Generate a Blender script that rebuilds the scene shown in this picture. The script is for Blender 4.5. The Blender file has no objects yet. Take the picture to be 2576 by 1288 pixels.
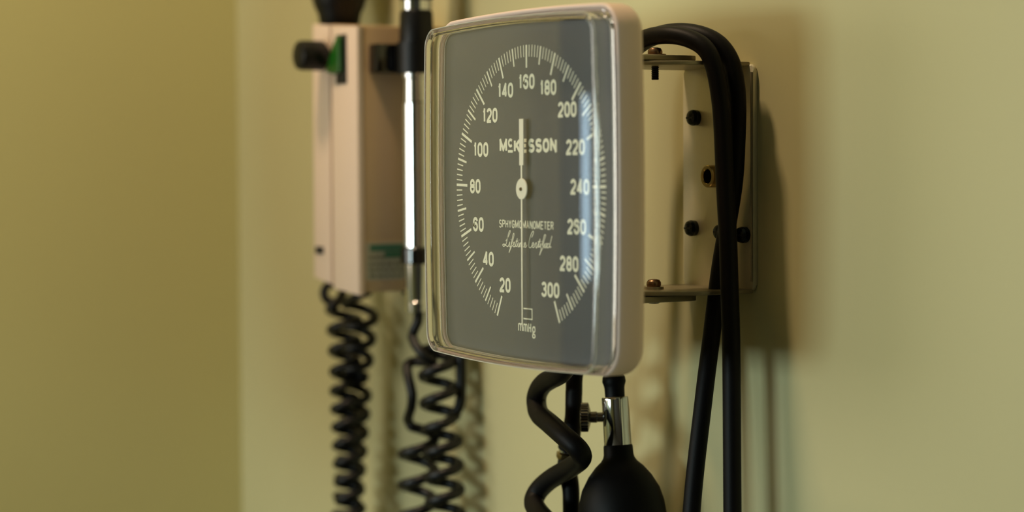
import bpy, bmesh, math, random
from mathutils import Vector, Matrix

# ------------------------------------------------------------------ camera, world, light
scene = bpy.context.scene
COL = scene.collection
ZO = 1.45                                    # height of the dial centre above the floor (m)
def W(p):                                    # local millimetres (dial centre = origin) -> metres
    return Vector((p[0] * .001, p[1] * .001, p[2] * .001 + ZO))

cam_d = bpy.data.cameras.new('camera')
cam = bpy.data.objects.new('camera', cam_d); COL.objects.link(cam)
cam_d.sensor_width = 36.0
cam_d.lens = 5400.0 / 2576.0 * 36.0
cam_d.clip_start = 0.02; cam_d.clip_end = 50
cam_d.dof.use_dof = True
cam_d.dof.focus_distance = 0.962
cam_d.dof.aperture_fstop = 4.8
cam_d.dof.aperture_blades = 0
yaw, pitch, roll = math.radians(-59.28), math.radians(2.49), math.radians(0.31)
Ry = Matrix.Rotation(yaw, 3, 'Y'); Rx = Matrix.Rotation(pitch, 3, 'X'); Rz = Matrix.Rotation(roll, 3, 'Z')
M = Rz @ Rx @ Ry                              # dial axes in camera axes
A = Matrix((M.col[0], -M.col[2], M.col[1])).transposed()      # world axes in camera axes
camera_matrix = A.transposed().to_4x4()       # camera axes in world axes
camera_matrix.translation = W((793.1, -479.1, 11.4))
cam.matrix_world = camera_matrix
scene.camera = cam

world = bpy.data.worlds.new('world'); scene.world = world; world.use_nodes = True
bg = world.node_tree.nodes['Background']
bg.inputs['Color'].default_value = (0.60, 0.74, 0.95, 1); bg.inputs['Strength'].default_value = 1.0

scene.view_settings.view_transform = 'Standard'
scene.view_settings.look = 'None'
scene.view_settings.exposure = 0.10
scene.view_settings.gamma = 1.0
scene.view_settings.use_curve_mapping = False

def area(name, loc, target, sx, sy, power, color):
    d = bpy.data.lights.new(name, 'AREA'); d.shape = 'RECTANGLE'; d.size = sx; d.size_y = sy
    d.energy = power; d.color = color
    o = bpy.data.objects.new(name, d); COL.objects.link(o)
    o.location = W(loc)
    o.rotation_euler = (W(target) - W(loc)).to_track_quat('-Z', 'Y').to_euler()
    return o
# room limits in mm
XL, XR, YF, YW, ZFL, ZCL = -547, 2450, -3300, 103, -1450, 1200
# daylight through the window of the wall facing the gauge, and through the long window of the left wall
LIGHTS = {
 'front_window_light': ((220, YF - 45, -70), (220, 0, -70), 1.00, 0.46, 39.0, (0.84, 1.0, 1.0)),
 'side_window_light': ((XL - 45, -730, -8), (0, -730, -8), 0.58, 0.15, 0.95, (0.58, 0.80, 1.0)),
 'gap_fill_light': ((-285, -520, 30), (0, 60, 0), 0.27, 0.27, 0.47, (0.84, 0.94, 1.0)),  # unseen fill light, added to brighten the wall gap beside the gauge
 # warm lamp hanging close to the wall above the gauge
 'hanging_lamp_light': ((-190, -285, 850), (-190, -285, -500), 0.10, 0.10, 6.1, (1.0, 0.73, 0.46)),
}
for lname, largs in LIGHTS.items(): area(lname, *largs)

# ------------------------------------------------------------------ materials
def lin(c):
    c = c / 255.0
    return c / 12.92 if c <= 0.04045 else ((c + 0.055) / 1.055) ** 2.4
def rgb(r, g, b): return (lin(r), lin(g), lin(b), 1.0)

def mat(name, col, rough=0.5, metal=0.0, spec=0.5, bump=0.0, bscale=400.0, var=0.0, vscale=30.0, coat=0.0):
    m = bpy.data.materials.new(name); m.use_nodes = True
    nt = m.node_tree; b = nt.nodes['Principled BSDF']
    b.inputs['Base Color'].default_value = col
    b.inputs['Roughness'].default_value = rough
    b.inputs['Metallic'].default_value = metal
    b.inputs['Specular IOR Level'].default_value = spec
    b.inputs['Coat Weight'].default_value = coat
    tc = nt.nodes.new('ShaderNodeTexCoord')
    if bump:
        n = nt.nodes.new('ShaderNodeTexNoise'); n.inputs['Scale'].default_value = bscale; n.inputs['Detail'].default_value = 3
        bp = nt.nodes.new('ShaderNodeBump'); bp.inputs['Strength'].default_value = bump; bp.inputs['Distance'].default_value = 0.0006
        nt.links.new(tc.outputs['Object'], n.inputs['Vector']); nt.links.new(n.outputs['Fac'], bp.inputs['Height'])
        nt.links.new(bp.outputs['Normal'], b.inputs['Normal'])
    if var:
        n = nt.nodes.new('ShaderNodeTexNoise'); n.inputs['Scale'].default_value = vscale; n.inputs['Detail'].default_value = 5
        r = nt.nodes.new('ShaderNodeMapRange'); r.inputs['To Min'].default_value = 1 - var; r.inputs['To Max'].default_value = 1 + var
        mx = nt.nodes.new('ShaderNodeMix'); mx.data_type = 'RGBA'; mx.blend_type = 'MULTIPLY'; mx.inputs['Factor'].default_value = 1
        mx.inputs['A'].default_value = col
        nt.links.new(tc.outputs['Object'], n.inputs['Vector']); nt.links.new(n.outputs['Fac'], r.inputs['Value'])
        nt.links.new(r.outputs['Result'], mx.inputs['B']); nt.links.new(mx.outputs['Result'], b.inputs['Base Color'])
    return m

M_wall = mat('sage_paint', rgb(190, 183, 138), 0.62, bump=0.035, bscale=700, var=0.02, vscale=6)
M_wall2 = mat('sage_paint_bounce_tint', rgb(192, 186, 128), 0.65, bump=0.03, bscale=700, var=0.02, vscale=6)  # same paint as the main wall, warm bounce light tinted into the colour
M_brown = mat('brown_paint', rgb(74, 62, 50), 0.6, bump=0.1, bscale=900)
M_ceil = mat('ceiling_white', rgb(190, 186, 172), 0.8, bump=0.1, bscale=300)
M_floor = mat('floor_vinyl', rgb(92, 82, 70), 0.45, var=0.12, vscale=9)
M_trim = mat('dark_wood_trim', rgb(60, 50, 40), 0.45)
M_white = mat('white_frame', rgb(205, 205, 200), 0.45)
M_blind = mat('grey_blue_blind', rgb(70, 78, 92), 0.7)
M_beige = mat('beige_plastic', rgb(222, 196, 182), 0.36, bump=0.05, bscale=2500)
M_beige2 = mat('unit_beige_plastic', rgb(228, 206, 188), 0.42, bump=0.04, bscale=2000)
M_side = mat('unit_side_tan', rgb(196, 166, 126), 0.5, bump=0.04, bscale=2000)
M_dial = mat('dial_black', rgb(82, 85, 90), 0.55, var=0.03, vscale=200)
M_print = mat('dial_ivory_print', rgb(246, 244, 224), 0.55)
M_needle = mat('needle_ivory', rgb(250, 244, 228), 0.5)
M_pin = mat('pin_bronze', rgb(96, 78, 56), 0.35, metal=0.8)
M_rubber = mat('black_rubber', rgb(11, 9, 10), 0.5, bump=0.10, bscale=1800, spec=0.14)
M_rubber2 = mat('black_latex', rgb(6, 6, 7), 0.5, spec=0.15)
M_cord = mat('black_cord', rgb(13, 13, 15), 0.42, spec=0.35)
M_black = mat('black_plastic', rgb(9, 9, 10), 0.4, spec=0.3)
M_gloss = mat('black_gloss', rgb(10, 10, 11), 0.12, coat=0.5)
M_chrome = mat('chrome', rgb(225, 226, 228), 0.07, metal=1.0)
M_knurl = mat('dark_nickel', rgb(120, 116, 108), 0.22, metal=1.0)
M_steel = mat('galvanised_steel', rgb(212, 206, 178), 0.36, metal=0.3, bump=0.05, bscale=500, var=0.10, vscale=90)
M_steel2 = mat('brushed_steel', rgb(146, 136, 110), 0.38, metal=0.5, bump=0.04, bscale=900, var=0.12, vscale=60)
M_bronze = mat('copper_screw', rgb(128, 100, 76), 0.34, metal=1.0)
M_brass = mat('brass', rgb(158, 138, 92), 0.3, metal=1.0)
M_blacksc = mat('black_oxide_screw', rgb(40, 44, 44), 0.25, metal=0.8)
M_dark = mat('dark_recess', rgb(9, 9, 9), 0.6)
M_green = mat('green_translucent_plastic', rgb(24, 88, 18), 0.3)
M_label = mat('label_pale', rgb(178, 172, 150), 0.5)
M_labgr = mat('label_green_ink', rgb(66, 116, 90), 0.5)
M_labgy = mat('label_grey_ink', rgb(112, 118, 98), 0.5)
M_diff = bpy.data.materials.new('lamp_diffuser'); M_diff.use_nodes = True
b = M_diff.node_tree.nodes['Principled BSDF']; b.inputs['Emission Color'].default_value = (1, .86, .66, 1); b.inputs['Emission Strength'].default_value = 2.0

def clear(name, tint, fres_ior, rough=0.0):
    m = bpy.data.materials.new(name); m.use_nodes = True; nt = m.node_tree
    for n in list(nt.nodes): nt.nodes.remove(n)
    out = nt.nodes.new('ShaderNodeOutputMaterial'); mix = nt.nodes.new('ShaderNodeMixShader')
    tr = nt.nodes.new('ShaderNodeBsdfTransparent'); gl = nt.nodes.new('ShaderNodeBsdfGlossy'); fr = nt.nodes.new('ShaderNodeFresnel')
    tr.inputs['Color'].default_value = tint; gl.inputs['Roughness'].default_value = rough; gl.inputs['Color'].default_value = (1, 1, 1, 1)
    ge = nt.nodes.new('ShaderNodeNewGeometry'); mr = nt.nodes.new('ShaderNodeMapRange')     # same thin-sheet reflectance on both faces
    mr.inputs['To Min'].default_value = fres_ior; mr.inputs['To Max'].default_value = 1.0 / fres_ior
    nt.links.new(ge.outputs['Backfacing'], mr.inputs['Value']); nt.links.new(mr.outputs['Result'], fr.inputs['IOR'])
    nt.links.new(fr.outputs['Fac'], mix.inputs['Fac']); nt.links.new(tr.outputs[0], mix.inputs[1]); nt.links.new(gl.outputs[0], mix.inputs[2])
    nt.links.new(mix.outputs[0], out.inputs['Surface'])
    return m
def glass(name, col, ior, rough=0.0):
    m = bpy.data.materials.new(name); m.use_nodes = True; nt = m.node_tree
    b = nt.nodes['Principled BSDF']; b.inputs['Base Color'].default_value = col
    b.inputs['Transmission Weight'].default_value = 1.0; b.inputs['Roughness'].default_value = rough; b.inputs['IOR'].default_value = ior
    return m
M_pane = clear('clear_acrylic_front', (.97, .97, .95, 1), 1.49)
M_rim = glass('clear_acrylic_rim', (.97, .96, .94, 1), 1.49)
M_glint = mat('edge_glint_acrylic', rgb(226, 224, 210), 0.12, spec=0.8)  # pale colour stands in for bright glints on the cover's edges
M_glint.node_tree.nodes['Principled BSDF'].inputs['Transmission Weight'].default_value = 0.35
M_winglass = clear('window_glass', (.95, .98, .98, 1), 1.45)

# ------------------------------------------------------------------ mesh helpers (all in mm)
class MB:
    def __init__(self): self.bm = bmesh.new()
    def _new(self, verts, faces, mi=0):
        vs = [self.bm.verts.new(W(v)) for v in verts]
        for f in faces:
            try:
                fc = self.bm.faces.new([vs[i] for i in f]); fc.material_index = mi
            except ValueError: pass
        return vs
    def box(self, x0, x1, y0, y1, z0, z1, bev=0.0, seg=2, mi=0):
        vs = self._new([(x, y, z) for x in (x0, x1) for y in (y0, y1) for z in (z0, z1)],
                       [(0, 1, 3, 2), (4, 6, 7, 5), (0, 4, 5, 1), (2, 3, 7, 6), (0, 2, 6, 4), (1, 5, 7, 3)], mi)
        if bev:
            es = list({e for v in vs for e in v.link_edges})
            bmesh.ops.bevel(self.bm, geom=es, offset=bev * .001, segments=seg, profile=0.5, affect='EDGES')
        return self
    def loft(self, rings, cap0=True, cap1=True, closed=True, mis=None):
        n = len(rings[0]); idx = []
        for r in rings: idx.append([self.bm.verts.new(W(p)) for p in r])
        for k in range(len(rings) - 1):
            for i in range(n if closed else n - 1):
                j = (i + 1) % n
                f = self.bm.faces.new((idx[k][i], idx[k][j], idx[k + 1][j], idx[k + 1][i]))
                if mis: f.material_index = mis[k]
        if cap0: f = self.bm.faces.new(list(reversed(idx[0]))); f.material_index = mis[0] if mis else 0
        if cap1: f = self.bm.faces.new(idx[-1]); f.material_index = mis[-1] if mis else 0
        return self
    def prism(self, poly, axis, a, b, bev=0.0, seg=2):
        """poly: 2-D points; axis 'Y': (x,z) from y=a to b; 'X': (y,z); 'Z': (x,y)"""
        def P(p, t): return {'Y': (p[0], t, p[1]), 'X': (t, p[0], p[1]), 'Z': (p[0], p[1], t)}[axis]
        r0 = [self.bm.verts.new(W(P(p, a))) for p in poly]; r1 = [self.bm.verts.new(W(P(p, b))) for p in poly]
        n = len(poly)
        for i in range(n): self.bm.faces.new((r0[i], r0[(i + 1) % n], r1[(i + 1) % n], r1[i]))
        self.bm.faces.new(list(reversed(r0))); self.bm.faces.new(r1)
        if bev:
            es = [e for e in {e for v in r0 + r1 for e in v.link_edges} if (e.verts[0] in r0) == (e.verts[1] in r0)]
            bmesh.ops.bevel(self.bm, geom=es, offset=bev * .001, segments=seg, profile=0.5, affect='EDGES')
        return self
    def lathe(self, p0, d, prof, n=32, cap0=True, cap1=True):
        """prof: list of (t, r) along direction d from p0"""
        d = Vector(d).normalized(); u = d.orthogonal().normalized(); v = d.cross(u); p0 = Vector(p0)
        rings = [[p0 + d * t + (u * math.cos(2 * math.pi * i / n) + v * math.sin(2 * math.pi * i / n)) * r for i in range(n)] for t, r in prof]
        return self.loft(rings, cap0, cap1)
    def tube(self, pts, r, n=16, sub=6, smooth=True, cap=True):
        P = [Vector(p) for p in pts]
        R = r if isinstance(r, (list, tuple)) else [r] * len(P)
        if smooth and len(P) > 2:
            Q, RR = [], []
            E = [P[0] * 2 - P[1]] + P + [P[-1] * 2 - P[-2]]
            for i in range(1, len(E) - 2):
                a, b_, c, d = E[i - 1], E[i], E[i + 1], E[i + 2]
                for s in range(sub):
                    t = s / sub
                    Q.append(0.5 * ((2 * b_) + (c - a) * t + (2 * a - 5 * b_ + 4 * c - d) * t * t + (3 * b_ - a - 3 * c + d) * t ** 3))
                    RR.append(R[i - 1] * (1 - t) + R[i] * t)
            Q.append(P[-1]); RR.append(R[-1]); P, R = Q, RR
        T = [(P[min(i + 1, len(P) - 1)] - P[max(i - 1, 0)]).normalized() for i in range(len(P))]
        u = T[0].orthogonal().normalized(); rings = []
        for i, p in enumerate(P):
            u = (u - T[i] * u.dot(T[i])).normalized(); v = T[i].cross(u)
            rings.append([p + (u * math.cos(2 * math.pi * k / n) + v * math.sin(2 * math.pi * k / n)) * R[i] for k in range(n)])
        return self.loft(rings, cap, cap)
    _n = 0
    def ribbon(self, pts, w, y, th=0.12):
        """flat printed stroke of width w along 2-D (x,z) points on the plane y (front side -y); split at sharp corners"""
        P = [Vector((p[0], p[1])) for p in pts]
        runs, cur = [], [P[0]]
        for i in range(1, len(P)):
            if (P[i] - cur[-1]).length < 1e-6: continue
            if len(cur) > 1:
                a, b_ = (cur[-1] - cur[-2]).normalized(), (P[i] - cur[-1]).normalized()
                if a.dot(b_) < 0.72: runs.append(cur); cur = [cur[-1]]
            cur.append(P[i])
        runs.append(cur)
        for k, Q in enumerate(runs):
            Q = list(Q)
            if k > 0: Q[0] = Q[0] - (Q[1] - Q[0]).normalized() * w * .42
            if k < len(runs) - 1: Q[-1] = Q[-1] + (Q[-1] - Q[-2]).normalized() * w * .42
            MB._n = (MB._n + 1) % 7; yy = y - .006 * MB._n
            L, Rr = [], []
            for i in range(len(Q)):
                t = (Q[min(i + 1, len(Q) - 1)] - Q[max(i - 1, 0)]).normalized(); nrm = Vector((-t.y, t.x)) * w / 2
                L.append(Q[i] + nrm); Rr.append(Q[i] - nrm)
            self.loft([[(L[i].x, yy, L[i].y), (L[i].x, yy - th, L[i].y), (Rr[i].x, yy - th, Rr[i].y), (Rr[i].x, yy, Rr[i].y)] for i in range(len(Q))])
        return self
    def build(self, name, material, parent=None, smooth=True, ang=38):
        bm = self.bm
        bmesh.ops.remove_doubles(bm, verts=bm.verts, dist=1e-7)
        bmesh.ops.recalc_face_normals(bm, faces=bm.faces)
        origin = Vector(parent['_w']) if parent else Vector((0, 0, 0))
        for v in bm.verts: v.co -= origin
        if smooth:
            for f in bm.faces: f.smooth = True
            for e in bm.edges:
                if len(e.link_faces) == 2 and e.calc_face_angle(0) > math.radians(ang): e.smooth = False
        me = bpy.data.meshes.new(name); bm.to_mesh(me); bm.free()
        for m in (material if isinstance(material, (list, tuple)) else [material]): me.materials.append(m)
        o = bpy.data.objects.new(name, me); COL.objects.link(o)
        o['_w'] = tuple(origin)
        if parent: o.parent = parent
        return o

def thing(name, label, cat, loc, group=None):
    o = bpy.data.objects.new(name, None); COL.objects.link(o); o.location = W(loc); o['_w'] = tuple(W(loc))
    o.empty_display_size = 0.02
    o['label'] = label; o['category'] = cat
    if group: o['group'] = group
    return o
def tag(o, label, cat, group=None):
    o['label'] = label; o['category'] = cat
    if group: o['group'] = group
    return o
def struct(o): o['kind'] = 'structure'; return o

# ------------------------------------------------------------------ the room
def wall_with_hole(name, axis, a, b, u0, u1, hole, material):
    """slab between a and b on the axis, spanning u0..u1, with one opening (u2,u3,z2,z3)"""
    m = MB(); u2, u3, z2, z3 = hole
    def bx(ua, ub, za, zb):
        if axis == 'X': m.box(a, b, ua, ub, za, zb)
        else: m.box(ua, ub, a, b, za, zb)
    bx(u0, u2, ZFL, ZCL); bx(u3, u1, ZFL, ZCL); bx(u2, u3, ZFL, z2); bx(u2, u3, z3, ZCL)
    return struct(m.build(name, material, smooth=False))
struct(MB().box(XL - 100, XR + 100, YF - 100, YW + 100, ZFL - 80, ZFL).build('floor', M_floor, smooth=False))
struct(MB().box(XL - 100, XR + 100, YF - 100, YW + 100, ZCL, ZCL + 80).build('ceiling', M_ceil, smooth=False))
struct(MB().box(XL, XR + 100, YW, YW + 100, ZFL, ZCL).build('wall_right', M_wall, smooth=False))
struct(MB().box(XR, XR + 100, YF, YW, ZFL, ZCL).build('wall_back', M_brown, smooth=False))
H1 = (-1100, -425, -190, 330)
wall_with_hole('wall_left', 'X', XL - 100, XL, YF, YW + 100, H1, M_wall2)
H2 = (-320, 760, -335, 195)
wall_with_hole('wall_front', 'Y', YF - 100, YF, XL - 100, XR + 100, H2, M_wall)

def window(name, axis, a, hole, mull):
    u0, u1, z0, z1 = hole
    root = bpy.data.objects.new(name, None); COL.objects.link(root); root['kind'] = 'structure'
    c = (a, (u0 + u1) / 2, z0) if axis == 'X' else ((u0 + u1) / 2, a, z0)
    root.location = W(c); root['_w'] = tuple(W(c))
    f = MB(); t = 28
    def bx(m, ua, ub, za, zb, d0, d1):
        if axis == 'X': m.box(a + d0, a + d1, ua, ub, za, zb)
        else: m.box(ua, ub, a + d0, a + d1, za, zb)
    bx(f, u0, u0 + t, z0, z1, -40, 12); bx(f, u1 - t, u1, z0, z1, -40, 12)
    bx(f, u0 + t, u1 - t, z0, z0 + t, -40, 12); bx(f, u0 + t, u1 - t, z1 - t, z1, -40, 12)
    for q in mull: bx(f, q - t / 2, q + t / 2, z0 + t, z1 - t, -40, 4)
    fr = f.build('window_frame', M_trim if axis == 'X' else M_white, root, smooth=False)
    g = MB(); bx(g, u0 + t, u1 - t, z0 + t, z1 - t, -24, -20); g.build('pane', M_winglass, root, smooth=False)
    return root
w1 = window('window_1', 'X', XL, H1, [-520, -600, -640])  # irregular bars added out of view, to streak the reflection in the cover
w2 = window('window_2', 'Y', YF, H2, [220])
MB().box(XL - 14, XL - 6, H1[0] + 30, H1[1] - 30, 62, H1[3] - 26).build('blind', M_blind, w1, smooth=False)
MB().box(XL - 14, XL - 6, H1[0] + 30, H1[1] - 30, H1[2] + 26, -78).build('blind', M_blind, w1, smooth=False)

lamp = thing('pendant_lamp', 'small warm pendant lamp hanging from the ceiling above the gauge', 'lamp', (-190, -285, ZCL))
MB().lathe((-190, -285, ZCL), (0, 0, -1), [(0, 50), (20, 50), (24, 40), (25, 4), (300, 4)], 24).build('lamp_cord', M_white, lamp)
MB().lathe((-190, -285, 900), (0, 0, -1), [(0, 6), (8, 30), (14, 75), (44, 92), (46, 90), (18, 72), (14, 30), (12, .5)], 32).build('lamp_shade', M_brown, lamp)
MB().lathe((-190, -285, 884), (0, 0, -1), [(0, 12), (10, 22), (20, 20), (26, 10), (28, 1)], 24).build('light_bulb', M_diff, lamp)

xl = thing('fill_lamp', 'added fill lamp, out of view, brightening the wall behind the gauge', 'lamp', (-330, -640, ZFL))  # fixture added around the fill light, out of view
MB().lathe((-330, -640, ZFL), (0, 0, 1), [(0, 130), (18, 130), (26, 110), (30, 14)], 32).build('added_lamp_base', M_white, xl)
MB().lathe((-330, -640, ZFL + 28), (0, 0, 1), [(0, 11), (1150, 11)], 16).build('added_lamp_pole', M_white, xl)
MB().tube([(-330, -640, -275), (-330, -640, -180), (-325, -650, -90), (-315, -640, -10), (-302, -590, 26), (-296, -562, 31)], 7, 12, 6).build('added_lamp_neck', M_white, xl)
ld = (W((0, 60, 0)) - W((-285, -520, 30))).normalized(); lp = Vector((-285, -520, 30))
MB().lathe(lp - ld * 45, ld, [(0, 12), (6, 40), (34, 186), (44, 196), (44, 192), (16, 60), (12, 8)], 32).build('added_lamp_head', M_white, xl)
MB().lathe(lp - ld * 8, ld, [(0, 184), (3, 184)], 32).build('added_lamp_lens', M_diff, xl)

# ------------------------------------------------------------------ outline helpers
def outline(hx, hz, rc, bulge, n=14, m=16):
    """rounded square with slightly bowed sides, counter-clockwise (x,z)"""
    pts = []
    cx, cz = hx - bulge - rc, hz - bulge - rc
    for q, (sx, sz) in enumerate(((1, 1), (-1, 1), (-1, -1), (1, -1))):
        for i in range(n + 1):
            a = math.pi / 2 * (q + i / n)
            pts.append((sx * cx + rc * math.cos(a), sz * cz + rc * math.sin(a)))
        nx = ((1, 1), (-1, 1), (-1, -1), (1, -1))[(q + 1) % 4]
        e = (sx * cx + rc * math.cos(math.pi / 2 * (q + 1)), sz * cz + rc * math.sin(math.pi / 2 * (q + 1)))
        s = (nx[0] * cx + rc * math.cos(math.pi / 2 * (q + 1)), nx[1] * cz + rc * math.sin(math.pi / 2 * (q + 1)))
        for i in range(1, m):
            t = i / m; pts.append((e[0] + (s[0] - e[0]) * t, e[1] + (s[1] - e[1]) * t))
    out = []
    for x, z in pts:                                   # bow the sides outward
        bx = bulge * max(0, 1 - (z / hz) ** 2); bz = bulge * max(0, 1 - (x / hx) ** 2)
        wx = max(0, min(1, (abs(x) - cx * .55) / (hx - bulge - cx * .55))); wz = max(0, min(1, (abs(z) - cz * .55) / (hz - bulge - cz * .55)))
        out.append((x + math.copysign(bx * wx, x), z + math.copysign(bz * wz, z)))
    return out
def ring(hx, hz, rc, bulge, y, dome=0.0, hx0=74.0):
    return [(x, y - dome * (1 - (x / hx0) ** 2), z) for x, z in outline(hx, hz, rc, bulge)]

# ------------------------------------------------------------------ gauge
gauge = thing('blood_pressure_gauge', 'large square beige blood pressure gauge with dark grey dial behind a clear cover', 'blood pressure gauge', (0, 12, -77))
HX, HZ = 75.6, 77.3
def hring(i, y): return [(x - .6, y, z) for x, z in outline(HX - i, HZ - i, max(6, 11.5 - i), 2.0)]
m = MB()
m.loft([hring(2.2, .6), hring(2.1, -1.2), hring(1.9, -1.6), hring(1.0, -1.9), hring(.45, -1.85), hring(.12, -1.4), hring(0, -.8), hring(0, 7.5),
        hring(.5, 9.6), hring(1.6, 11.2), hring(3.2, 12.1), hring(5.2, 12.4)], True, True)
m.build('housing', M_beige, gauge, ang=50)
MB().lathe((0, 12.4, 0), (0, 1, 0), [(0, 43), (9, 42), (12, 40), (13.5, 36)], 48).build('rear_case', M_beige, gauge)
dial = MB().loft([[(x - 2.2, y, z - 1.2) for x, z in outline(71.8, 73.4, 7, 2.0)] for y in (0.55, 0.0)]).build('dial_plate', M_dial, gauge, ang=50)

# scale marks
m = MB(); R0 = 62.0
for j in range(0, 141):
    v = 20 + j * 2
    a = math.radians((v - 160) / 20 * 22.5 * 0.985)
    r0, w = (0.842, 1.15) if v % 20 == 0 else ((0.872, 0.95) if v % 10 == 0 else (0.918, 0.52))
    s, c = math.sin(a), math.cos(a)
    m.ribbon([(R0 * r0 * s, R0 * r0 * c), (R0 * s, R0 * c)], w, -0.02, 0.08)
m.ribbon([(-4.1, -51.8), (3.7, -51.8), (3.7, -56.2), (-4.1, -56.2), (-4.1, -51.8)], 0.55, -0.02, 0.08)
m.build('scale_marks', M_print, dial, smooth=False)

# lettering: stroke glyphs in a 0..1 x 0..1 cell (x, z), drawn as flat raised print
def arc(cx, cz, rx, rz, a0, a1, n=14):
    return [(cx + rx * math.cos(math.radians(a0 + (a1 - a0) * i / n)), cz + rz * math.sin(math.radians(a0 + (a1 - a0) * i / n))) for i in range(n + 1)]
def stad(z0, z1, rx=.5, cx=.5, rz=None):                     # narrow O
    rz = rz or min(.32, (z1 - z0) / 2)
    return arc(cx, z1 - rz, rx, rz, 0, 180) + arc(cx, z0 + rz, rx, rz, 180, 360) + [(cx + rx, z1 - rz)]
G = {
 '0': [stad(0, 1)],
 '1': [[(.62, 0), (.62, 1), (.50, .86), (.18, .76)]],
 '2': [arc(.5, .70, .5, .30, 165, -20) + [(.80, .46), (.22, .18), (.02, 0), (1, 0)]],
 '3': [arc(.48, .76, .46, .24, 160, -80) + [(.40, .52)], [(.40, .52)] + arc(.48, .27, .52, .27, 85, -165)],
 '4': [[(.74, 0), (.74, 1), (0, .26), (1.05, .26)]],
 '6': [arc(.5, .70, .5, .30, 15, 180) + [(0, .3)] + arc(.5, .30, .5, .30, 180, 540)],
 '8': [arc(.5, .73, .46, .27, 0, 360), arc(.5, .28, .5, .28, 0, 360)],
 'M': [[(0, 0), (0, 1), (.5, .12), (1, 1), (1, 0)]],
 'c': [arc(.5, .5, .5, .5, 40, 320)],
 'K': [[(0, 0), (0, 1)], [(.95, 1), (.08, .45)], [(.32, .60), (1, 0)]],
 'E': [[(1, 1), (0, 1), (0, 0), (1, 0)], [(0, .52), (.88, .52)]],
 'S': [arc(.5, .74, .48, .26, 25, 180) + arc(.5, .74, .48, .24, 180, 265) + arc(.5, .27, .5, .24, 85, 0) + arc(.5, .27, .5, .27, 0, -155)],
 'O': [stad(0, 1, .5, .5, .42)],
 'N': [[(0, 0), (0, 1), (1, 0), (1, 1)]],
 'P': [[(0, 0), (0, 1), (.55, 1)] + arc(.58, .75, .42, .25, 90, -90) + [(0, .5)]],
 'H': [[(0, 0), (0, 1)], [(1, 0), (1, 1)], [(0, .5), (1, .5)]],
 'Y': [[(0, 1), (.5, .45), (.5, 0)], [(1, 1), (.5, .45)]],
 'G': [arc(.5, .68, .5, .32, 20, 180) + arc(.5, .32, .5, .32, 180, 330) + [(1, .48), (.55, .48)]],
 'A': [[(0, 0), (.5, 1), (1, 0)], [(.2, .33), (.8, .33)]],
 'T': [[(.5, 0), (.5, 1)], [(0, 1), (1, 1)]],
 'R': [[(0, 0), (0, 1), (.55, 1)] + arc(.58, .76, .40, .24, 90, -90) + [(0, .52)], [(.5, .52), (1, 0)]],
 'm': [[(0, 0), (0, .72)], arc(.25, .52, .25, .2, 180, 0) + [(.5, 0)], arc(.75, .52, .25, .2, 180, 0) + [(1, 0)]],
 'g': [arc(.5, .42, .42, .28, 0, 360), [(.88, .72), (.74, .62)], [(.42, .13), (.2, .02), (.5, -.06)] + arc(.5, -.24, .45, .18, 80, -260)],
}
def write(m, text, x, z, cw, h, adv, w, y=-0.02, slope=0.0):
    """x = left edge; w = stroke width; adv = advance per glyph or dict of widths"""
    for ch in text:
        gw = cw * {'1': .72, 'M': 1.3, 'm': 1.25}.get(ch, 1.0)
        for st in G.get(ch, ()):
            pts = [(x + w / 2 + p[0] * (gw - w), z + slope * x + w / 2 + p[1] * (h - w)) for p in st]
            m.ribbon(pts, w, y, 0.08)
        x += gw + adv
    return x
def width(text, cw, adv): return sum(cw * {'1': .72, 'M': 1.3, 'm': 1.25}.get(c, 1.0) + adv for c in text) - adv
LAB = {20: (-19.1, -42.4), 40: (-33.6, -31.4), 60: (-42.4, -16.2), 80: (-45, .9), 100: (-39.8, 17.3), 120: (-31.5, 32.4), 140: (-17.9, 43), 160: (0, 46.2),
       180: (17.6, 43.1), 200: (32.7, 33.5), 220: (39, 17.7), 240: (42.3, 1.2), 260: (39.7, -15.4), 280: (33.7, -31), 300: (18.7, -42.7)}
m = MB()
for k, (x, z) in LAB.items():
    t = str(k); cw, adv, h = 4.5, .55, 6.6
    write(m, t, x - width(t, cw, adv) / 2, z - h / 2, cw, h, adv, 1.32)
m.build('scale_numerals', M_print, dial, smooth=False)
m = MB()
x = write(m, 'M', -23.2, 15.9, 5.0, 6.0, .9, 1.5)
write(m, 'c', x - .1, 18.0, 4.2, 4.0, 0, 1.2); m.ribbon([(x - .1, 16.35), (x + 4.0, 16.3)], 1.1, -0.02, .08)
write(m, 'KESSON', x + 5.0, 15.6, 5.35, 6.1, .62, 1.5)
m.build('maker_lettering', M_print, dial, smooth=False)
m = MB()
write(m, 'SPHYGMOMANOMETER', -23.9, -17.2, 2.28, 3.55, .46, .52)
m.build('title_lettering', M_print, dial, smooth=False)
m = MB()
write(m, 'mm', -8.0, -62.0, 3.0, 4.9, .35, .62); write(m, 'H', .5, -62.1, 2.4, 4.3, 0, .62); write(m, 'g', 3.5, -62.6, 3.1, 4.9, 0, .66)
m.build('unit_lettering', M_print, dial, smooth=False)
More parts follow.
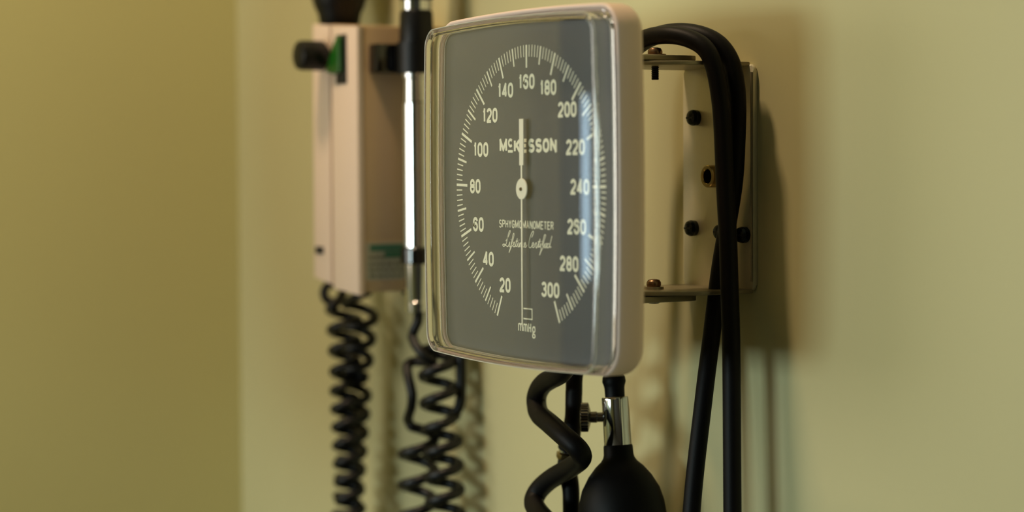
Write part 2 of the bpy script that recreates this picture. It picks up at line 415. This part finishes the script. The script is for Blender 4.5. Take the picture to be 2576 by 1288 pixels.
# the joined script line, from pen strokes
def cr(pts, sub=5):
    E = [(2 * pts[0][0] - pts[1][0], 2 * pts[0][1] - pts[1][1])] + list(pts) + [(2 * pts[-1][0] - pts[-2][0], 2 * pts[-1][1] - pts[-2][1])]; out = []
    for i in range(1, len(E) - 2):
        a, b_, c, d = [Vector(q) for q in E[i - 1:i + 3]]
        for s in range(sub):
            t = s / sub
            out.append(tuple(0.5 * ((2 * b_) + (c - a) * t + (2 * a - 5 * b_ + 4 * c - d) * t * t + (3 * b_ - a - 3 * c + d) * t ** 3)))
    return out + [pts[-1]]
SCRIPT = [   # (x, z) in units of 1 = about one mm
 [(3.0, 4.2), (5.2, 7.0), (7.2, 10.2), (7.6, 11.6), (6.6, 11.4), (5.4, 8.6), (4.0, 3.8), (2.6, 1.4), (.6, .4), (-.2, 1.4), (1.2, 2.0), (3.2, 1.0), (5.0, .4), (6.0, 1.6)],
 [(6.0, 1.6), (7.0, 3.6), (6.6, 1.0), (7.4, .4), (8.8, 2.6)], [(8.0, 5.3), (8.1, 5.6)],
 [(8.6, 2.0), (10.6, 6.4), (11.4, 9.4), (10.6, 9.6), (9.4, 6.0), (7.6, 0), (6.2, -3.6), (7.8, -1.0), (9.0, 1.0), (10.2, 1.2)],
 [(9.8, 1.4), (11.6, 2.6), (11.6, 3.8), (10.6, 3.2), (10.4, 1.0), (11.6, .6), (13.0, 2.4)],
 [(14.6, 6.6), (13.0, 2.2), (13.0, .8), (14.2, 1.2)], [(12.9, 4.5), (15.2, 4.7)],
 [(14.4, 1.6), (15.4, 3.6), (15.0, 1.0), (16.0, .8), (17.0, 3.4), (16.8, .8), (17.4, 2.8), (18.4, 3.6), (18.2, .8), (19.2, 3.2), (20.2, 3.6), (20.0, 1.0), (21.0, 1.0)], [(16.2, 5.2), (16.3, 5.6)],
 [(21.0, 1.4), (22.6, 2.6), (22.4, 3.8), (21.4, 3.0), (21.4, 1.0), (22.8, .8), (24, 2.4)],
 [(28.6, 7.8), (30.2, 10.4), (30.4, 12.0), (28.8, 11.0), (26.8, 7.0), (25.8, 3.0), (26.2, .8), (27.8, .8), (29.2, 2.6)],
 [(28.8, 1.6), (30.6, 3.0), (30.2, 4.2), (29.2, 3.2), (29.4, 1.2), (30.8, 1.0), (32.2, 3.6), (33.2, 4.0), (32.6, 1.2), (33.8, 1.2), (36.6, 6.8), (35.2, 2.6), (35.0, 1.2), (36.4, 1.8)], [(34.6, 5.0), (37.2, 5.2)],
 [(36.4, 1.8), (37.4, 3.8), (37, 1.4), (38.2, 1.4), (40.8, 6.4), (42.0, 9.6), (41.0, 9.8), (39.6, 6.0), (37.6, -.4), (36.2, -4.0), (38.0, -1.0), (39.6, 1.4)], [(38.3, 5.2), (38.4, 5.6)],
 [(39.6, 1.4), (41.0, 3.8), (40.6, 1.4), (41.8, 1.4), (43.2, 3.0), (42.8, 4.2), (41.9, 3.2), (42.2, 1.4), (43.6, 1.4)],
 [(45.6, 3.8), (44.0, 4.0), (43.6, 1.8), (44.8, 1.4), (46.2, 4.0), (48.0, 9.2), (46.2, 3.8), (46.0, 1.6), (47.4, 2.0)]]
m = MB(); sx = 41.0 / 48.0
for st in SCRIPT:
    m.ribbon([(-20.8 + p[0] * sx, -25.6 + p[1] * .62) for p in cr(st)], .42, -0.02, .06)
m.build('script_lettering', M_print, dial, smooth=False)

# needle
ndl = MB()
NY = -2.5
ndl.lathe((0, NY, 0), (0, -1, 0), [(0, 4.6), (.35, 4.6), (.6, 4.3)], 40)
ndl.box(-1.75, 1.75, NY - .45, NY, 10.2, 30.2, .1, 1); ndl.box(-.62, .62, NY - .4, NY, 3, 10.6)
ndl.prism([(-.62, -3), (.62, -3), (.42, -59.5), (-.42, -59.5)], 'Y', NY - .4, NY)
needle = ndl.build('needle', M_needle, gauge)
MB().lathe((0, 0, 0), (0, -1, 0), [(0, .8), (3.5, .8), (3.8, .5)], 20).build('needle_pin', M_pin, needle)

# clear cover: an acrylic tray, closed solid with real thickness
CX, CZ, D = 73.2, 75.0, 1.6                     # half sizes and the slight bow of the front
OX, OZ = -2.2, -1.2
def dome(x): return D * (1 - ((x - OX) / CX) ** 2)
def cring(i, y, dm): return [(x + OX, y - dm * dome(x + OX), z + OZ) for x, z in outline(CX - i, CZ - i, max(2.5, 8.5 - i), 2.0)]
def fil(i0, y0, r, a0, a1, dm, n=5): return [(i0 - r * math.cos(math.radians(a0 + (a1 - a0) * k / n)), y0 - r * math.sin(math.radians(a0 + (a1 - a0) * k / n)), dm) for k in range(n + 1)]
outer = [(-.9, -1.2, 0), (-.9, -1.9, 0), (-.8, -2.05, 0), (-.05, -2.1, 0), (0, -2.2, 0), (.25, -8.0, .6)] + fil(1.35, -8.95, 1.1, 0, 90, 1) + [(2.6, -10.05, 1)]
inner = [(3.3, -8.3, 1)] + fil(2.85, -7.5, .8, 90, 0, 1)[0:0] + [(2.9, -8.3, 1), (2.5, -8.22, 1), (2.2, -8.0, 1), (2.07, -7.7, 1), (2.03, -7.3, .8), (1.8, -1.2, 0)]
SC = (.93, .8, .6, .4, .2, .04)
po, pi_ = outline(CX - 2.6, CZ - 2.6, 5.9, 2.0), outline(CX - 3.3, CZ - 3.3, 5.2, 2.0)
rings = [cring(*q) for q in outer]
rings += [[(x * k + OX, -10.05 - dome(x * k + OX), z * k + OZ) for x, z in po] for k in SC]
rings += [[(x * k + OX, -8.3 - dome(x * k + OX), z * k + OZ) for x, z in pi_] for k in reversed(SC)]
rings += [cring(*q) for q in inner]
mis = [1 if len(outer) - 1 <= i < len(outer) + 2 * len(SC) else 0 for i in range(len(rings))]
NA = len(outer) + len(SC)
m = MB()
n = len(rings[0])
m.loft(rings[:NA], False, True, mis=mis[:NA - 1] + [1])
m.loft(rings[NA:], True, False, mis=[1] * len(SC) + [0] * 12)
m.bm.verts.ensure_lookup_table()
L = (len(rings) - 1) * n
for i in range(n):                                     # close the foot of the tray
    j = (i + 1) % n
    m.bm.faces.new((m.bm.verts[i], m.bm.verts[L + i], m.bm.verts[L + j], m.bm.verts[j]))
cover = m.build('lens_cover', [M_rim, M_pane], gauge, ang=28)
def bead(i, y, dm, r):  # thin pale thread drawn as a highlight line along a cover edge
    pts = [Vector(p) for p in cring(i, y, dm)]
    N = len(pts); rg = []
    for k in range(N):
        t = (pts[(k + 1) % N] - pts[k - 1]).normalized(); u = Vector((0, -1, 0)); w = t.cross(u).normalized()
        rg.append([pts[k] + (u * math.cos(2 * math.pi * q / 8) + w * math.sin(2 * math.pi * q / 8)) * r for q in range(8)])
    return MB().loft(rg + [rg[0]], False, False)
bead(.35, -9.75, 1, .2).build('edge_glint', M_glint, cover)
bead(.1, -2.3, 0, .24).build('edge_glint', M_glint, cover)
bead(2.0, -.35, 0, .22).build('edge_glint', M_glint, cover)
cover['label'] = 'clear moulded plastic cover'

# yoke arms of the gauge and the pivot screws
YA0 = 12.0
def arm(z0, z1, name):
    m = MB()
    m.prism([(-15, YA0), (15, YA0), (15, 76), (13.5, 79.5), (10, 81), (-10, 81), (-13.5, 79.5), (-15, 76)], 'Z', z0, z1, .5)
    return m.build(name, M_steel2, gauge)
arm(56.0, 58.4, 'yoke_arm'); arm(-50.6, -47.8, 'yoke_arm')

# ------------------------------------------------------------------ wall bracket
br = thing('wall_bracket', 'steel wall bracket with flanges screwed to the wall behind the gauge', 'bracket', (0, YW, -46))
def rrect(x0, x1, z0, z1, r, n=6):
    pts = []
    for q, (cx, cz) in enumerate(((x1 - r, z1 - r), (x0 + r, z1 - r), (x0 + r, z0 + r), (x1 - r, z0 + r))):
        for i in range(n + 1):
            a = math.pi / 2 * (q + i / n); pts.append((cx + r * math.cos(a), cz + r * math.sin(a)))
    return pts
MB().prism(rrect(-26, 27.6, -46.5, 54.6, 3.0), 'Y', 100.6, YW - .15, .7).build('back_plate', M_steel, br)
rim = MB()
rim.tube([(27.0, 100.2, -42), (27.0, 100.2, 51)], .55, 8, smooth=False)
rim.build('plate_edge', M_steel2, br)
def flange(z0, z1, up):
    m = MB()
    if up:
        m.prism([(-26, 101), (-27, 74), (-25, 60), (-11, 46), (-8, 44), (8, 44), (11, 46), (24, 66), (24.6, 74), (24.6, 101)], 'Z', z0, z1, .4)
        return m.build('flange', M_steel2, br)
    m.prism([(-26, 101), (-26, 74), (-22, 70), (-11, 46), (-8, 44), (8, 44), (11, 46), (24, 70), (26.8, 74), (27, 101)], 'Z', z0, z1, .4)
    return m.build('flange', M_steel2, br)
flange(53.8, 55.6, True); flange(-47.4, -45.6, False)
def pan_screw(x, z, r, h, material, parent, base=100.6, cross=False):
    s = MB().lathe((x, base, z), (0, -1, 0), [(-.3, r * .96), (h * .45, r), (h * .5, r * .93), (h * .58, r), (h * .85, r * .86), (h, r * .5), (h + .12, .05)], 28).build('screw', material, parent)
    sl = MB().box(x - r * .66, x + r * .66, base - h - .1, base - h * .8, z - .42, z + .42)
    if cross: sl.box(x - .42, x + .42, base - h - .16, base - h * .8, z - r * .6, z + r * .6)
    sl.build('screw_slot', M_dark, s, smooth=False)
    return s
pan_screw(-15.2, 31.6, 3.7, 4.3, M_blacksc, br)
pan_screw(-17.0, -19.3, 3.7, 4.3, M_blacksc, br, cross=True)
pan_screw(22.0, -21.4, 3.7, 4.3, M_blacksc, br)
pan_screw(3.2, -20.6, 3.3, 2.6, M_blacksc, br)
MB().lathe((-.5, 100.6, 4.7), (0, -1, 0), [(0, 5.1), (4.6, 5.1), (5.0, 4.7), (5.0, 3.6), (4.6, 3.2), (0, 3.2)], 32, True, False).build('brass_bushing', M_brass, br)
# pivot screws
def pivot(z, s):
    p = MB()
    if s > 0:
        p.lathe((1.5, 66, z), (0, 0, 1), [(0, 3.2), (.6, 3.3), (1.6, 3.25), (2.6, 2.6), (3.0, 1.2), (3.05, .05)], 28)
        o = p.build('pivot_screw', M_bronze, br)
        MB().lathe((1.5, 66, z - .9), (0, 0, 1), [(0, 4.9), (.9, 4.9)], 28).build('washer', M_bronze, o)
        pr = []
        for i in range(15): pr.append((i * .42, 1.75 if i % 2 else 1.45))
        MB().lathe((1.5, 66, 53.8), (0, 0, -1), pr, 20).build('screw_thread', M_blacksc, o)
    else:
        p.lathe((0, 66, z + 1.2), (0, 0, 1), [(0, 3.0), (.8, 3.3), (2.0, 3.2), (3.0, 2.5), (3.4, 1.2), (3.45, .05)], 28)
        o = p.build('pivot_screw', M_bronze, br)
        MB().lathe((0, 66, z), (0, 0, 1), [(0, 4.6), (1.2, 4.4)], 28).build('washer', M_steel2, o)
        MB().lathe((0, 66, -50.6), (0, 0, -1), [(0, 2.8), (1.0, 2.8), (1.4, 2.2)], 20).build('screw_tip', M_blacksc, o)
pivot(59.3, 1); pivot(-45.6, -1)

# ------------------------------------------------------------------ rubber hoses looped over the bracket
RH = 4.05
A_ = [(-41.9, 72, -96), (-41.5, 71.5, -82), (-38, 69, -55), (-35.5, 67.5, -15), (-35, 67, 20), (-33.5, 66.5, 42), (-28, 66, 55), (-17, 66, 63.5), (-5, 66.5, 67), (8.2, 68.8, 67.6), (18.6, 73.0, 65.3), (25.4, 76.5, 60.5), (28.6, 79.0, 51.8), (30.0, 80.9, 38.5), (30.8, 81.6, 25.3), (32.6, 81.6, -.8),
      (34.4, 81.7, -21.7), (34.8, 82.2, -42.6), (36.2, 82, -65.0), (38.0, 81, -91.0), (39.8, 80, -141.5), (40.5, 80, -200)]
B_ = [(-65.0, 64.5, -100), (-64.2, 65.5, -86), (-57, 71, -66), (-49, 76, -40), (-46, 77, -5), (-46, 77, 28), (-43.5, 76.5, 48), (-35, 76, 60), (-22, 75.4, 66), (-8, 75.6, 68.8), (5.4, 77.9, 69.3), (16.2, 81.5, 67.2), (23.4, 85.4, 62.8), (27.6, 88.4, 55.4), (28.9, 90, 46), (28.0, 91.6, 36.9), (26.2, 92.6, 21.9), (24, 92.8, 2.5), (19, 92.8, -17),
      (15.2, 91.2, -38.3), (15.4, 86.6, -66.7), (18.0, 80.3, -94.6), (20.4, 72, -143.1), (20, 69, -200)]
hoseA = MB().tube(A_, RH, 18, 8).build('rubber_hose', M_rubber)
tag(hoseA, 'black rubber hose arching over the bracket, the one hanging straight down on the right', 'hose', 'hoses looped over the bracket')
hoseB = MB().tube(B_, RH, 18, 8)
hb = thing('rubber_hose', 'black rubber hose arching over the bracket, the one slanting down to the left below it', 'hose', (-10, 92, -150), 'hoses looped over the bracket')
hoseB.build('hose_tube', M_rubber, hb)
MB().tube([(-64.9, 64.5, -96.9), (-65.6, 64.5, -109.7), (-68.2, 64.5, -119.5), (-70.4, 64.5, -125.1)], [RH, RH, RH + .9, RH + .9], 18, 6).build('hose_end', M_rubber, hb)
cn = MB(); 
cn.lathe((-71.4, 64.5, -123.4), (-.22, 0, -1), [(0, 2.9), (.3, 3.4), (1.0, 3.4), (1.2, 3.0), (1.9, 3.0), (2.1, 3.4), (3.4, 3.4), (3.6, 2.4)], 24)
cn.build('chrome_ferrule', M_chrome, hb)
MB().lathe((-72.8, 64.5, -127.2), (-.22, 0, -1), [(0, 2.8), (.4, 4.3), (2.4, 4.3), (3.3, 3.6), (3.4, 2.6)], 9).build('brass_nut', M_brass, hb)
MB().tube([(-73.2, 64.5, -129.4), (-72.6, 64.5, -132.4), (-70.6, 64.5, -137.2), (-68.0, 64.5, -144.6), (-67.7, 64.5, -155.8), (-66.8, 64.5, -173.9), (-66.2, 64.5, -198.9)], [3.0, RH, RH + .6, RH + .1, RH, RH, RH], 18, 6).build('lower_hose', M_rubber, hb)

# coiled tube in front of it
coil = [(-20, 40, -58), (-30, 42.5, -72), (-43, 46, -83), (-52, 48, -87.2), (-64, 51, -90.4), (-75.9, 54, -94.2), (-84.8, 56.5, -99.6), (-84.6, 56, -104.6), (-76, 52.5, -108.2), (-59.4, 48, -110.6), (-45, 46, -114.2), (-37.4, 47, -117.8), (-36.6, 50, -121.4), (-42.6, 54, -125.6),
        (-58.3, 58, -131.8), (-75.8, 58.5, -139.2), (-84.6, 57, -145.6), (-84.2, 54, -150.6), (-76, 51, -153.6), (-58.3, 47, -157.2), (-42, 47, -162), (-37, 50, -168.5), (-44, 55, -174), (-59.7, 58, -179), (-76, 58, -187), (-84, 55, -195)]
coil = [(x + 8.6, y - 5.5, z + .8) for x, y, z in coil]
o = MB().tube(coil, 4.8, 18, 8).build('coiled_tube', M_rubber)
tag(o, 'thick black coiled rubber tube hanging below the gauge beside the squeeze bulb', 'tube')

# ------------------------------------------------------------------ squeeze bulb with air release valve
bulb = thing('squeeze_bulb', 'black rubber squeeze bulb with chrome release valve hanging under the gauge', 'bulb', (-36, 72, -190))
ax = Vector((.11, 0, -1)).normalized()
top = Vector((-41.9, 72, -89.0))
def along(t): return top + ax * t
MB().lathe(along(-5), ax, [(0, 4.3), (3, 4.4), (5, 5.3), (7, 5.55), (8.6, 5.0), (10, 4.7), (14.2, 4.6)], 28).build('rubber_collar', M_rubber2, bulb)
MB().lathe(along(9.2), ax, [(0, 4.9), (0, 6.1), (.4, 6.35), (1.2, 6.35), (22.2, 6.55), (22.6, 6.3), (22.6, 4.5)], 40).build('valve_body', M_chrome, bulb)
prof = [(31.4, 6.5), (32.2, 6.85), (36.0, 7.0), (37.6, 7.4), (39.2, 8.5), (41.6, 11.2), (46, 14.8), (52, 18.2), (58, 19.9), (65, 20.7), (74, 20.8), (84, 19.6), (94, 16.2), (101, 11), (104, 6), (105, .1)]
MB().lathe(along(0), ax, prof, 48).build('bulb_body', M_rubber2, bulb)
vd = Vector((-.56, -.83, -.01)).normalized(); vu = Vector((0, 0, 1)); vw = vd.cross(vu).normalized(); v0 = Vector((-41.2, 72, -107.6))
vk = MB().lathe(v0 + vd * 5.5, vd, [(0, 2.3), (2.6, 2.3), (3.0, 2.7), (6.5, 2.6)], 24).build('valve_stem', M_knurl, bulb)
kn = MB(); N = 60; rings = []
for t, sr in ((11.2, 3.2), (11.9, 5.6), (12.3, 6.3), (12.5, 6.5), (15.6, 6.5), (15.9, 6.2), (16.3, 4.6)):
    rings.append([v0 + vd * t + (vu * math.cos(2 * math.pi * i / N) + vw * math.sin(2 * math.pi * i / N)) * (sr + (.32 if i % 2 and sr > 6.25 else 0)) for i in range(N)])
kn.loft(rings).build('valve_knob', M_knurl, bulb, smooth=False)

# ------------------------------------------------------------------ wall unit for the examination instruments
UX0, UX1, UY0, UZ0, UZ1 = -314, -256.5, 50, -59.4, 89.0
unit = thing('instrument_wall_unit', 'beige wall-mounted power unit with black knob, left of the gauge', 'wall unit', (-285, YW, UZ0))
m = MB()
m.prism([(UY0, UZ0), (YW - .3, UZ0), (YW - .3, UZ1 - 2.2), (UY0, UZ1 - 2.6)], 'X', -289.5, UX1, 1.2)
m.build('case', M_side, unit)
m = MB(); m.prism([(-287.9, UZ0 + 1), (UX1 + .6, UZ0 - 1.4), (UX1 + .6, UZ1 - 3.0), (-287.9, UZ1 - .8)], 'Y', UY0 - 3.2, UY0 + 1.0, 1.0).build('front_panel', M_beige2, unit)
m = MB(); m.prism([(UX0, -53.4), (-291.2, -56.4), (-291.2, UZ1 - .4), (UX0 + 1, UZ1 + 1.4)], 'Y', UY0 - 2.6, UY0 + 1.0, 1.0).build('front_panel', M_beige2, unit)
MB().prism([(UY0, -54.5), (YW - .3, -54.5), (YW - .3, UZ1), (UY0, UZ1)], 'X', UX0 + .6, -289.6, 1.0).build('case', M_side, unit)
MB().box(-281.2, -268.0, UY0 - 3.7, UY0 - 2.6, 55.2, 82.4, .3, 1).build('slot_opening', M_dark, unit)
m = MB(); m.prism([(-288.5, 62.5), (-280, 60.6), (-271.5, 62), (-271.5, 80), (-275.0, 81.5), (-279.5, 76)], 'Y', UY0 - 6.5, UY0 - 2.6, .8).build('green_lever', M_green, unit)
kb = MB().lathe((-295, UY0 - 2.6, 71.6), (0, -1, 0), [(0, 5.5), (2.0, 5.5), (2.2, 7.8), (3.2, 8.4), (15.4, 8.3), (17, 7.8), (17.7, 6.6), (17.9, .1)], 40).build('knob', M_black, unit)
MB().box(-310.6, -300.6, UY0 - 3.3, UY0 - 2.4, -39.6, -35.4, .3, 1).build('indicator_slot', M_dark, unit)
lb = MB().box(UX1 - .1, UX1 + .35, 51.5, 84, -52.6, -32.0).build('sticker', M_label, unit, smooth=False)
m = MB(); m.box(UX1 + .3, UX1 + .45, 54.0, 84, -36.8, -33.0); m.box(UX1 + .3, UX1 + .45, 63.0, 84, -40.6, -37.0); m.build('sticker_print', M_labgr, lb, smooth=False)
m = MB(); rnd = random.Random(4)
for z in (-39.4, -43.2, -46.4, -49.6):
    y = 53.5
    while y < (61 if z > -41 else 80):
        l = rnd.uniform(2.0, 4.5); m.box(UX1 + .3, UX1 + .45, y, y + l, z - 1.5, z + .2); y += l + .9
m.build('sticker_print', M_labgy, lb, smooth=False)
# cradles: one each side
def cradle(xc, side):
    m = MB(); xs = UX1 if side > 0 else UX0
    m.box(min(xs - .5 * side, xc - 9.6 * side), max(xs - .5 * side, xc - 9.6 * side), 54.5, 82, 60.6, 76.4, .8)
    m.build('cradle_arm', M_gloss, unit)
    m = MB(); N = 40
    def circ(r, z): return [(xc + r * math.cos(2 * math.pi * i / N), 74 + r * math.sin(2 * math.pi * i / N), z) for i in range(N)]
    m.loft([circ(9.45, 60), circ(11.2, 60), circ(11.2, 76.6), circ(9.45, 76.6), circ(9.45, 60)], False, False)
    m.build('cradle_ring', M_black, unit)
cradle(-238, 1); cradle(-332, -1)

def handle(xc, label, zbot, near):
    kind = 'otoscope' if near else 'ophthalmoscope'
    h = thing(kind, label, kind, (xc, 74, zbot))
    p = (xc, 74, 0)
    MB().lathe(p, (0, 0, 1), [(-34.2, 8.3), (-34, 8.6), (44, 8.6), (44.6, 7.9), (57, 7.7), (57.6, 8.6), (59, 8.6), (77, 8.6), (78.0, 8.4)], 40).build('chrome_shaft', M_chrome, h)
    MB().lathe(p, (0, 0, 1), [(-43.2, 9.2), (-42.6, 9.7), (-35, 9.7), (-34.4, 9.2)], 40).build('black_ring', M_gloss, h)
    MB().lathe(p, (0, 0, 1), [(zbot, 6.4), (zbot + .6, 7.0), (zbot + 6, 7.2), (zbot + 6.4, 6.9), (-43.2, 8.2)], 40).build('end_cap', M_chrome, h)
    if near:
        MB().lathe(p, (0, 0, 1), [(76.8, 9.4), (78, 9.4), (92.6, 9.0), (93.6, 8.6)], 40).build('neck_sleeve', M_black, h)
        MB().lathe(p, (0, 0, 1), [(93.6, 8.0), (94.2, 8.5), (99.4, 8.5), (100, 8.0)], 40).build('chrome_band', M_chrome, h)
        MB().lathe(p, (0, 0, 1), [(100, 9.0), (101, 9.6), (112, 10.5), (140, 13), (150, 12), (154, 6)], 40).build('instrument_head', M_black, h)
        MB().lathe((xc + 4, 76, 106), (.62, -.3, .02), [(0, 5.5), (10, 5.2), (20, 4.5), (22, 3)], 28).build('head_lens', M_black, h)
    else:
        MB().lathe(p, (0, 0, 1), [(77, 8.0), (91.0, 8.2)], 40).build('neck_sleeve', M_black, h)
        MB().lathe(p, (0, 0, 1), [(91.0, 10.8), (91.8, 11.6), (98.0, 12.6), (101, 14.2), (109.5, 17.0), (140, 20), (160, 18), (170, 10)], 28).build('instrument_head', M_black, h)
    return h
nearh = handle(-238, 'chrome-handled otoscope with black neck and coiled cord, in the cradle beside the gauge', -70, True)
farh = handle(-332, 'black-headed ophthalmoscope with tightly coiled cord at the far side of the beige wall unit', -50, False)

# coiled cords
def helix(p0, p1, r, turns, ph=0.0, step=14, rend=None):
    p0, p1 = Vector(p0), Vector(p1); d = (p1 - p0).normalized(); u = Vector((1, 0, 0)); u = (u - d * u.dot(d)).normalized(); v = d.cross(u); out = []
    n = int(turns * step)
    for i in range(n + 1):
        t = i / n; a = 2 * math.pi * turns * t + ph; rr = r if rend is None else r + (rend - r) * t
        out.append(p0 + (p1 - p0) * t + u * math.cos(a) * rr + v * math.sin(a) * rr)
    return out
RC = 2.7
rc = Vector((-343.5, 74, -64.5))
c1 = [Vector((-334, 75, -50)), Vector((-335.5, 76.5, -56))] + [rc + (Vector((.51, .86, 0)) * math.cos(math.radians(a)) + Vector((0, 0, 1)) * math.sin(math.radians(a))) * 5.4 + Vector((.86, -.51, 0)) * ((a - 60) * .012) for a in range(60, 375, 30)] + [Vector((-335, 76, -65))] + helix((-331.5, 75, -72), (-327, 73, -114), 8.6, 3.5, 1.2, rend=6.6) + helix((-325.5, 72, -118), (-317, 72, -218), 6.6, 9.5, .6)
c2 = [Vector(p) for p in [(-300, 76, -58), (-299, 74, -62), (-306, 70, -65), (-313, 70, -67)]] + helix((-314, 77, -71), (-323, 78, -114), 8.8, 3.4, 2.2, rend=6.8) + helix((-324, 79, -118), (-342, 79, -218), 6.8, 9.0, 2.2)
cord = c1 + [Vector((-322, 74, -226)), Vector((-330, 75, -232)), Vector((-338, 77, -226))] + list(reversed(c2))
MB().tube(cord, RC, 10, 2).build('coiled_cord', M_cord, farh)
d1 = [Vector((-238, 74, -70)), Vector((-236, 74, -76))] + helix((-236, 74, -82), (-238.5, 74, -96), 7, 1.2, 2.5)
def Z_(pts): return [Vector(p) for p in pts]
d1 = Z_([(-238, 74, -69), (-235, 72, -75), (-238, 70, -83), (-228, 70, -91), (-226, 76, -96), (-236, 80, -98), (-247, 77, -97.5), (-246, 71, -99.5), (-240.5, 69, -106), (-236.5, 69, -114), (-239.5, 70, -122), (-247.5, 72, -129), (-251, 75, -132)])
d1 += [p for p in helix((-240.5, 75, -134), (-243.5, 75, -230), 8.8, 5.6, math.pi)]
d2 = Z_([(-262, 78, -59), (-246, 90, -66), (-228, 89, -76), (-223, 82, -86)]) + helix((-228, 80, -90), (-225, 80, -126), 8.6, 2.4, 2.6) + helix((-223.5, 80, -129), (-216, 80, -230), 8.6, 7.7, 0.2)
cord = d1 + [Vector((-236, 76, -244)), Vector((-225, 78, -250)), Vector((-214, 80, -243))] + list(reversed(d2))
MB().tube(cord, 2.8, 10, 2).build('coiled_cord', M_cord, nearh)
MB().tube([(-262, 92, -57), (-258, 92.5, -62), (-240, 93, -65), (-225, 92, -72), (-219.5, 90, -88), (-219.5, 90, -108), (-221, 90, -120), (-226, 88, -127)], 2.9, 12, 5).build('straight_lead', M_cord, nearh)

for o in list(scene.objects):
    if '_w' in o: del o['_w']
